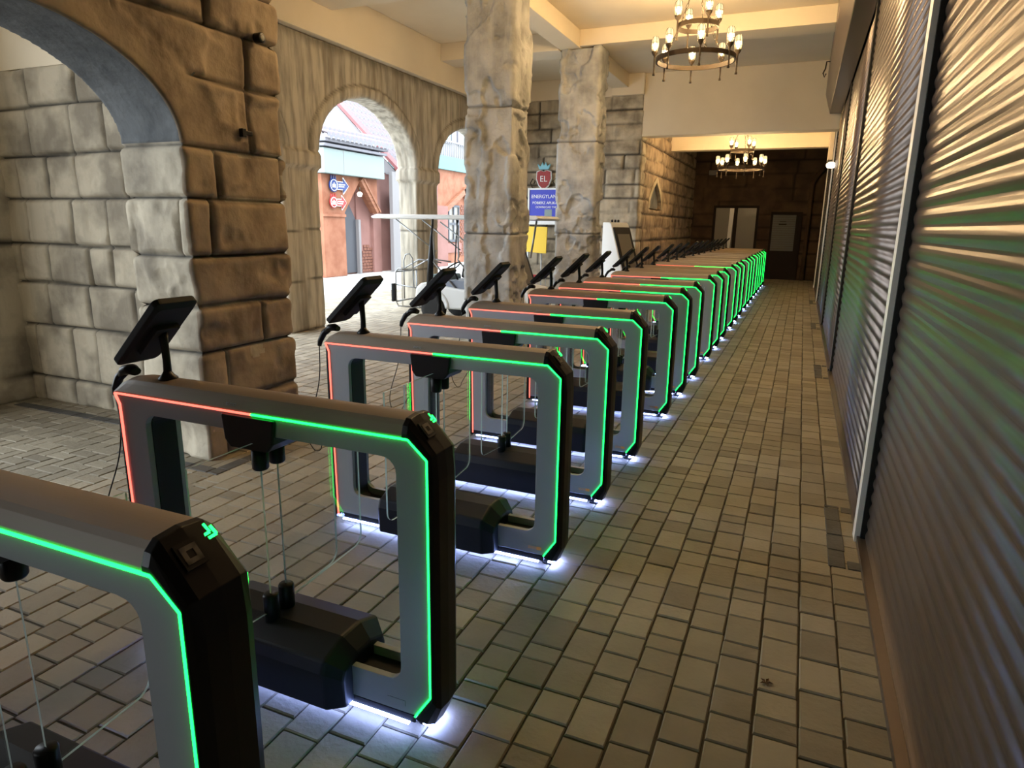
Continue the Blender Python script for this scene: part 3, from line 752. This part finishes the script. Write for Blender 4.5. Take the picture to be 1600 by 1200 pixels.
# ================================================================== SMALL THINGS ON THE BROWN PILLAR
t = mb('black'); t.lathe([(0, 0), (.035, .0), (.035, .05), (.028, .055), (0, .055)], (-3.64, 3.915, 2.885), 14, 'x'); t.tube([(-3.66, 3.93, 2.90), (-3.62, 3.96, 2.90)], .02, 8)
t.use(M['sensor']); t.lathe([(0, .056), (.02, .056), (.02, .058), (0, .058)], (-3.64, 3.915, 2.885), 12, 'x')
tag(t.build('spotlight', bevel=.002), 'small round black spotlight high on the brown pillar', 'spotlight')
t = mb('black'); t.box(-3.66, -3.615, 3.70, 3.735, 2.215, 2.27); t.box(-3.65, -3.63, 3.735, 3.81, 2.232, 2.26)
tag(t.build('wall_bracket', bevel=.004), 'small black bracket on the brown pillar beside the arch springing', 'bracket')

t = mb('sensor'); t.box(-4.18, -4.09, 3.25, 3.30, .10, .24); t.box(-4.165, -4.105, 3.243, 3.25, .12, .17)
tag(t.build('socket_box', bevel=.004), 'small grey socket box low on the pale side of the brown pillar', 'socket box')
t = MB().use(noise_col(mat('dry_leaf', (.10, .05, .02), .8), (.12, .06, .025), (.06, .03, .015), 60)); rl = random.Random(3)
for k in range(5):
    a = k*1.25; u, v_ = math.cos(a), math.sin(a)
    t.add([(0,0,.003), (.012*u-.006*v_, .012*v_+.006*u, .009), (.026*u, .026*v_, .005+.004*rl.random()), (.012*u+.006*v_, .012*v_-.006*u, .008)], [(0,1,2,3)])
lf = t.build('dry_leaf'); lf.location = (.05, 2.353, .0); lf.modifiers.new('solid', 'SOLIDIFY').thickness = .001
tag(lf, 'small crumpled brown leaf lying on the paving of the passage', 'leaf')
# ================================================================== GOLF CART
gc = empty('golf_cart', (-5.3, 10.4, 0)); tag(gc, 'white golf cart with flat roof parked behind the gates under the arches', 'golf cart')
def GP(x): return x + 5.3
b = mb('white'); hw = .48
body = [(-.78, .40), (-.76, .58), (-.66, .66), (-.45, .68), (-.15, .62), (.2, .58), (.9, .58), (.95, .62), (1.1, .66), (1.35, .62), (1.38, .34), (1.30, .24), (-.70, .24)]
b.poly(body, -hw, hw, 'y'); b.build('body', gc, .04, 3)
t = mb('seat'); t.poly(rrect(-.25, .25, .58, .72, .05), -.42, .42, 'y'); t.build('seat', gc, .02)
t = mb('black'); t.poly([(.10, .78), (.20, .78), (.28, 1.12), (.18, 1.14)], -.45, .45, 'y'); t.build('backrest', gc, .03)
mb('black').box(-.12, .25, -.44, .44, .36, .57).build('seat_base', gc, .02)
t = mb('aqua'); t.poly(rrect(-.62, -.28, .62, .80, .05), -.30, .30, 'y'); t.build('front_hood', gc, .02)
b = mb('white'); b.poly([(-1.62, 1.76), (-1.58, 1.73), (1.45, 1.73), (1.5, 1.76), (1.45, 1.80), (-1.5, 1.80)], -.52, .52, 'y'); b.build('roof', gc, .015)
for ys in (-.44, .44):
    mb('steel').tube([(.05, ys, .55), (-.42, ys, 1.02), (-.40, ys, 1.08), (-.44, ys, 1.74)], .016).build('roof_post', gc)
    mb('black').tube([(-.50, ys, .6), (-.47, ys, 1.1), (-.45, ys, 1.45), (-.42, ys, 1.74)], [.06, .05, .03, .012] if ys < 0 else .012).build('roof_post', gc)
    mb('steel').tube([(-.37, ys, 1.20), (-1.15, ys, 1.72)], .012).build('brace', gc); mb('steel').tube([(-.28, ys, 1.68), (.45, ys, 1.20)], .012).build('brace', gc)
    mb('steel').tube([(1.0, ys, 1.1), (1.1, ys, 1.74)], .018).build('roof_post', gc)
    mb('steel').tube([(-1.20, ys*.4, .86), (-.86, ys*.4, 1.04), (-.42, ys*.4, 1.0)], .012).build('handrail', gc)
t = mb('black'); t.tube([(-.05, -.15, .6), (-.20, -.15, .90)], .018); t.tube([Vector((-.22, -.15, .92)) + Vector((0, 1, 0))*.16*math.cos(u) + Vector((.8, 0, .6))*.16*math.sin(u) for u in [2*PI*i/16 for i in range(16)]], .012, 6, True); t.build('steering_wheel', gc)
t = mb('steel')
t.tube([(-.75, -.35, .22), (-1.20, -.35, .22), (-1.24, -.35, .30), (-1.24, -.35, .82), (-1.18, -.35, .88), (-.98, -.35, .86)], .014)
t.tube([(-1.10, -.30, .35), (-1.10, -.30, 1.02), (-1.06, -.30, 1.12), (-.98, -.30, 1.14), (-.92, -.30, 1.06), (-.90, -.30, .55)], .012)
t.tube([(-1.24, -.35, .60), (-.85, -.35, .56), (-.75, -.3, .5)], .012); t.tube([(-1.24, .35, .30), (-1.24, .35, .82)], .014); t.tube([(-1.24, -.35, .82), (-1.24, .35, .82)], .014); t.tube([(-1.24, -.35, .3), (-1.24, .35, .3)], .014)
t.tube([(-.75, .35, .22), (-1.20, .35, .22), (-1.24, .35, .30)], .014)
t.build('front_rack', gc)
mb('black').box(-1.30, -1.25, -.42, -.30, .30, .62).build('number_plate', gc, .01)
for x in (-.42, 1.05):
    for ys in (-1, 1):
        wl = mb('tyre').lathe([(.14, -.06), (.215, -.06), (.235, -.03), (.235, .03), (.215, .06), (.14, .06)], (x, ys*.45, .235), 26, 'y').build('wheel', gc)
        hb = mb('steel').lathe([(0, -.04), (.05, -.045), (.06, -.02), (.125, -.035), (.145, -.06), (.145, .06), (.125, .035), (0, .04)], (x, ys*.45, .235), 20, 'y').build('hub', wl)
        mb('white').tube([(x + .29*math.cos(u), ys*.47, .25 + .29*math.sin(u)) for u in [PI*i/12 for i in range(13)]], .035, 8).build('fender', gc)

# ================================================================== KIOSKS
def kiosk(loc, rz, label):
    k = empty('ticket_kiosk', loc, rz)
    b = mb('white'); b.poly([(-.42, 0), (.40, 0), (.40, .15), (.34, .3), (-.18, 1.70), (-.22, 1.74), (-.42, 1.74)], -.28, .28, 'x' if False else 'y'); b.build('body', k, .02)
    d_ = Vector((-.52, 0, 1.4)).normalized(); n_ = Vector((1.4, 0, .52)).normalized(); c_ = Vector((.08, 0, 1.0)) + n_*.006
    f = mb('black').obox(c_, (0,1,0), d_, n_, .262, .68, .02).build('screen_frame', k, .01)
    mb('door_pane').obox(c_ + n_*.021 + d_*.05, (0,1,0), d_, n_, .19, .48, .002).build('screen', f)
    c = mb('black'); 
    for q in (-.1, 0, .1): c.lathe([(0, 1.74), (.025, 1.74), (.025, 1.79), (0, 1.80)], (-.32, q, 0), 10)
    c.build('camera_unit', k)
    mb('black').box(-.44, .46, -.30, .30, 0, .06).build('base', k, .01)
    return tag(k, label, 'kiosk', 'ticket kiosks')
kiosk((-3.38, 13.9, 0), -.45, 'white self-service kiosk with tall dark slanted screen beside the farther craggy pillar')
kiosk((-4.80, 11.45, 0), -.1, 'white self-service kiosk with dark slanted edge seen between the two craggy pillars')

# ================================================================== BANNER, CREST, STALL ITEMS
tz = empty('banner_stand', (-5.86, 15.7, -.06)); tag(tz, 'blue banner with white lettering on a pale frame between the two craggy pillars', 'banner')
mb('banner_blue').box(-.42, .50, -.01, .01, 1.82, 2.56).build('banner_panel', tz)
t = mb('white'); t.box(-.46, .54, -.03, .03, 1.74, 1.82); t.box(-.46, .54, -.02, .02, 2.56, 2.60); t.box(-.46, -.42, -.03, .03, .06, 2.6); t.box(.50, .54, -.03, .03, .06, 2.6); t.build('banner_frame', tz)
def fm_(x, z, y=-.013): return basis((1,0,0), (0,0,1), (x, y, z))
for nm, s_, sz, x, z in (('title_lettering', 'ENERGYLANDIA', .115, .05, 2.40), ('app_lettering', 'POBIERZ APLIKACJĘ', .088, .05, 2.25), ('app_lettering', 'DOWNLOAD THE APP', .066, .08, 2.15)):
    text_obj(nm, s_, sz, M['wtext'], fm_(x, z), tz, .003)
mb('aqua').box(-.02, .17, -.016, -.010, 1.89, 2.10).build('pale_square', tz)
mb('wtext').box(-.12, .28, -.02, -.010, 1.79, 1.86).build('white_label', tz)
cr = empty('crest_sign', (-6.04, 16.02, 2.80)); tag(cr, 'red shield crest reading EL with a pale blue crown above the blue banner', 'sign')
sh = [(-.17, .14), (-.08, .17), (0, .14), (.08, .17), (.17, .14), (.18, -.02), (.12, -.17), (0, -.28), (-.12, -.17), (-.18, -.02)]
mb('wtext').poly([(x*1.14, z*1.12-.005) for x, z in sh], -.02, .02, 'y').build('crest_border', cr)
mb('sred').poly(sh, -.035, -.015, 'y').build('shield', cr)
text_obj('crest_lettering', 'EL', .20, M['wtext'], basis((1,0,0), (0,0,1), (0, -.037, -.03)), cr, .003)
mb('aqua_bright').poly([(-.12, .20), (.12, .20), (.17, .33), (.09, .27), (.04, .37), (0, .28), (-.04, .37), (-.09, .27), (-.17, .33)], -.03, .01, 'y').build('crown', cr)
t = mb('iron')
for s_ in (-1, 1): t.tube([(s_*.18, 0, -.28), (s_*.30, 0, -.24), (s_*.36, 0, -.12), (s_*.30, 0, -.02), (s_*.23, 0, -.08), (s_*.27, 0, -.14)], .014, 6)
t.build('scroll', cr)
yb_ = empty('notice_board', (-6.05, 15.2, 0)); tag(yb_, 'yellow board with small print below the blue banner', 'notice board')
mb('yellow').poly([(-.42, 1.05), (.42, 1.0), (.44, 1.62), (-.40, 1.64)], -.02, .02, 'y').build('board', yb_, .005)
t = mb('steel'); t.tube([(-.3, 0, 0), (-.3, 0, 1.1)], .015); t.tube([(.3, 0, 0), (.3, 0, 1.1)], .015); t.build('post', yb_)
tr = empty('luggage_trolley', (-5.4, 14.3, 0)); tag(tr, 'silver wire trolley with red fittings below the yellow board', 'trolley')
t = mb('steel')
for s_ in (-.28, .28):
    t.tube([(-.42, s_, .12), (.42, s_, .12)], .012); t.tube([(.42, s_, .12), (.50, s_, .98)], .014); t.tube([(-.42, s_, .5), (.46, s_, .62)], .01); t.tube([(-.42, s_, .12), (-.42, s_, .5)], .01)
for k in range(9): t.tube([(-.42 + k*.105, -.28, .5 + k*.014), (-.42+k*.105, -.28, .12)], .005, 5); t.tube([(-.42 + k*.105, -.28, .5 + k*.014), (-.42+k*.105, .28, .5 + k*.014)], .005, 5)
t.tube([(.50, -.28, .98), (.50, .28, .98)], .014); t.build('wire_frame', tr)
mb('sred').box(-.30, .20, -.31, -.28, .50, .58).build('red_label', tr)
for x in (-.38, .38):
    for s_ in (-.26, .26): mb('tyre').lathe([(0, -.015), (.055, -.015), (.055, .015), (0, .015)], (x, s_, .056), 14, 'y').build('wheel', tr)

# ================================================================== COURTYARD BUILDINGS
XB = -13.2
def roof_mesh(t, y0, y1, xe, ze, xr, zr, rows, wave=.22):
    """eave (xe,ze) to ridge (xr,zr), wavy tiles stepping up row by row"""
    n = int((y1-y0)/wave*8)
    for r in range(rows):
        a, b_ = r/rows, (r+1)/rows + .01
        def ring(k, lift):
            x = xe + (xr-xe)*k; z = ze + (zr-ze)*k; out = []
            for i in range(n+1):
                y = y0 + (y1-y0)*i/n; out.append((x, y, z + lift + .045*math.sin(2*PI*(y-y0)/wave)))
            return out
        A, B, D = ring(a, .10), ring(b_, .03), ring(a, -.03)
        t.use(M['gutter']); t.rings([D, A], closed=False, caps=False); t.use(M['tile']); t.rings([A, B], closed=False, caps=False)  # tile risers coloured apart, standing in for shade lines between rows
    return t
pb = empty('pink_building', (0,0,0)); tag(pb, 'pink rendered building with tiled roofs and pointed portal across the courtyard', 'building')
mb('pink').box(XB-3, XB-.35, 16.3, 24.0, 0, 3.35).build('wall', pb)
t = mb('orange'); 
portal = [(17.52, 0), (17.52, 1.95), (18.38, 2.98), (19.30, 1.95), (19.30, 3.06), (16.46, 3.06), (16.46, 0)]
t.poly(portal, XB-.35, XB, 'x'); t.build('portal_wall', pb, .02)
mb('pink').box(XB-.5, XB-.2, 19.30, 19.75, 0, 3.4).build('wall_strip', pb)
t = mb('timber'); t.beam((XB+.02, 18.36, 3.02), (XB+.02, 19.22, 2.02), .22, .16, up=(1,0,0)); t.beam((XB+.05, 18.42, 3.02), (XB+.05, 19.30, 2.0), .05, .16, up=(1,0,0)); t.build('portal_beam', pb)
t = mb('dgrey'); t.poly([(17.53, .05), (18.45, .05), (18.45, 1.75), (17.98, 2.42), (17.53, 1.9)], XB-.45, XB-.30, 'x'); t.build('portal_door', pb)
mb('white_out').box(XB-.32, XB-.18, 18.45, 18.56, .0, 1.75).build('door_jamb', pb)
mb('pink').box(XB-.36, XB-.30, 18.5, 19.35, 0, 3.0).build('wall_recess', pb)
t = mb('orange'); t.box(XB, XB+.04, 16.46, 17.52, 1.82, 1.90); t.build('string_course', pb)
t = mb('brick')
for r in range(9):
    hw_ = .42 - r*.035
    for k in range(int(hw_*2/.17)+1):
        y0 = 18.95 - hw_ + k*.17 + (r % 2)*.05; t.box(XB-.31, XB-.27, y0, y0+.15, .05+r*.1, .13+r*.1)
t.build('brick_patch', pb)
mb('aqua').box(XB-.3, XB+.22, 16.35, 19.42, 3.06, 3.76).build('cornice_box', pb, .01)
mb('white_out').box(XB+.215, XB+.225, 17.25, 17.28, 3.06, 3.76).build('panel_joint', pb)
t = mb('gutter'); t.box(XB-.2, XB+.30, 16.3, 19.5, 3.80, 3.88); t.box(XB-.2, XB+.34, 16.3, 19.5, 3.93, 4.03); t.build('gutter', pb, .01)
t = roof_mesh(mb('tile'), 16.3, 20.3, XB+.42, 4.05, XB-.5, 4.45, 2); t.build('lower_roof', pb)
t = roof_mesh(mb('tile'), 20.5, 22.9, -13.0, 3.35, -16.8, 6.9, 13, .26); t.build('main_roof', pb)
mb('white_out').poly([(-13.05, 3.3), (-16.8, 6.90), (-20.5, 3.3)], 20.34, 20.40, 'y').build('gable_wall', pb)
t = mb('verge'); t.beam((-12.85, 20.42, 3.30), (-16.8, 20.42, 7.0), .10, .34, up=(0,1,0)); t.build('verge_board', pb)
mb('white_out').box(-13.12, -12.98, 19.88, 20.32, 0, 3.35).build('white_column', pb, .01)
mb('white_out').box(-13.25, -12.98, 20.36, 22.2, 2.35, 2.8).build('white_band', pb)
mb('pink').box(-13.3, -13.1, 20.36, 24.0, 0, 2.35).build('side_wall', pb)
t = mb('gutter'); t.beam((-12.9, 20.5, 1.95), (-12.9, 21.2, 2.4), .12, .12); t.build('window_stay', pb)
# wall lantern
wl = empty('wall_lantern', (XB+.12, 18.15, 2.45)); tag(wl, 'small hanging lantern in the pointed portal of the pink building', 'lantern')
mb('iron').tube([(0, 0, .3), (0, 0, .14)], .02).build('hanger', wl); mb('lampw').lathe([(0, 0), (.06, .01), (.09, .10), (.05, .15), (0, .15)], (0,0,0), 10).build('shade', wl)
# direction signs
def arrow_sign(loc, mcol, label, txt, s_=1.0, blob=True):
    a = empty('arrow_sign', loc)
    pts = [(-.30, -.10), (.12, -.10), (.12, -.20), (.36, 0), (.12, .20), (.12, .10), (-.30, .10)]
    mb('wtext').poly([(y*1.10*s_+.0, z*1.25*s_) for y, z in pts], 0, .03, 'x').build('border', a)
    mb(mcol).poly([(y*s_, z*s_) for y, z in pts], .02, .05, 'x').build('arrow_panel', a)
    if blob:
        e = mb(mcol).lathe([(0, .02), (.20*s_, .02), (.20*s_, .06), (0, .06)], (0, -.36*s_, .0), 18, 'x').build('emblem', a)
        mb('wtext').tube([(.062, -.36*s_ + .16*s_*math.cos(u), .16*s_*math.sin(u)) for u in [2*PI*i/20 for i in range(20)]], .010, 6, True).build('emblem_ring', e)
        t = mb('wtext')
        for dy, h_ in ((-.06, .1), (.0, .14), (.06, .1)): t.box(.055, .07, -.36*s_+dy-.015, -.36*s_+dy+.015, -.07, -.07+h_)
        t.build('emblem_mark', e)
        t = mb(mcol)
        for dy in (-.10, 0, .10): t.poly([(-.36*s_+dy-.03, .18*s_), (-.36*s_+dy+.03, .18*s_), (-.36*s_+dy, .30*s_)], .02, .05, 'x')
        t.build('emblem_crown', a)
    t = mb('wtext'); t.box(.05, .056, -.12*s_, .18*s_, .015, .045); t.box(.05, .056, -.12*s_, .14*s_, -.045, -.015); t.build('lettering_lines', a)
    return tag(a, label, 'sign')
arrow_sign((XB+.03, 17.28, 2.74), 'blue', 'blue arrow sign with round emblem on the orange portal wall, upper one', '')
arrow_sign((XB+.03, 17.2, 2.24), 'sred', 'red arrow sign with round emblem below the blue arrow sign', '', .88)
# second house beyond
hb = empty('half_timbered_house', (0,0,0)); tag(hb, 'orange half-timbered house with teal balcony seen through the second arch', 'building')
XH = -14.0
mb('orange').box(XH-2, XH, 24.3, 31, 0, 3.95).build('wall', hb)
mb('teal').box(XH-2, XH+.15, 24.2, 31, 3.85, 4.38).build('balcony_floor', hb)
mb('white_out').box(XH-2, XH-.8, 24.2, 31, 4.38, 9.0).build('upper_wall', hb)
t = mb('white_out'); t.box(XH+.08, XH+.14, 24.3, 31, 4.95, 5.02)
for k in range(40): t.box(XH+.09, XH+.12, 24.3+k*.165, 24.34+k*.165, 4.38, 4.96)
t.build('railing', hb)
for k in range(3):
    wdw = mb('gutter').poly(rrect(25.0+k*1.5, 26.0+k*1.5, 5.1, 7.0, .02, 1), XH-.82, XH-.74, 'x', holes=[rrect(25.08+k*1.5, 25.92+k*1.5, 5.18, 6.92, .02, 1)]).build('window', hb)
    mb('aqua').box(XH-.80, XH-.78, 25.05+k*1.5, 25.95+k*1.5, 5.1, 7.0).build('pane', wdw)
t = mb('timber'); t.beam((XH+.08, 25.0, 2.10), (XH+.08, 27.2, 3.15), .22, .14, up=(1,0,0)); t.beam((XH+.08, 27.0, 3.2), (XH+.08, 27.8, 1.8), .22, .14, up=(1,0,0)); t.build('timber_brace', hb)
wdw = mb('dgrey').poly(rrect(25.6, 26.6, .9, 2.45, .02, 1), XH+.0, XH+.06, 'x', holes=[rrect(25.68, 26.05, 1.0, 1.62, .02, 1), rrect(26.13, 26.52, 1.0, 1.62, .02, 1), rrect(25.68, 26.05, 1.72, 2.37, .02, 1), rrect(26.13, 26.52, 1.72, 2.37, .02, 1)]).build('window', hb)
mb('door_pane').box(XH+.005, XH+.02, 25.65, 26.55, .95, 2.4).build('pane', wdw)
t = mb('brick')
for r in range(22):
    for k in range(5): t.box(XH, XH+.03, 26.75+k*.2+(r % 2)*.1, 26.93+k*.2+(r % 2)*.1, .3+r*.1, .38+r*.1)
t.build('brick_patch', hb)
mb('pink').box(XH, XH+.05, 25.4, 26.8, .45, .85).build('sill_panel', hb)
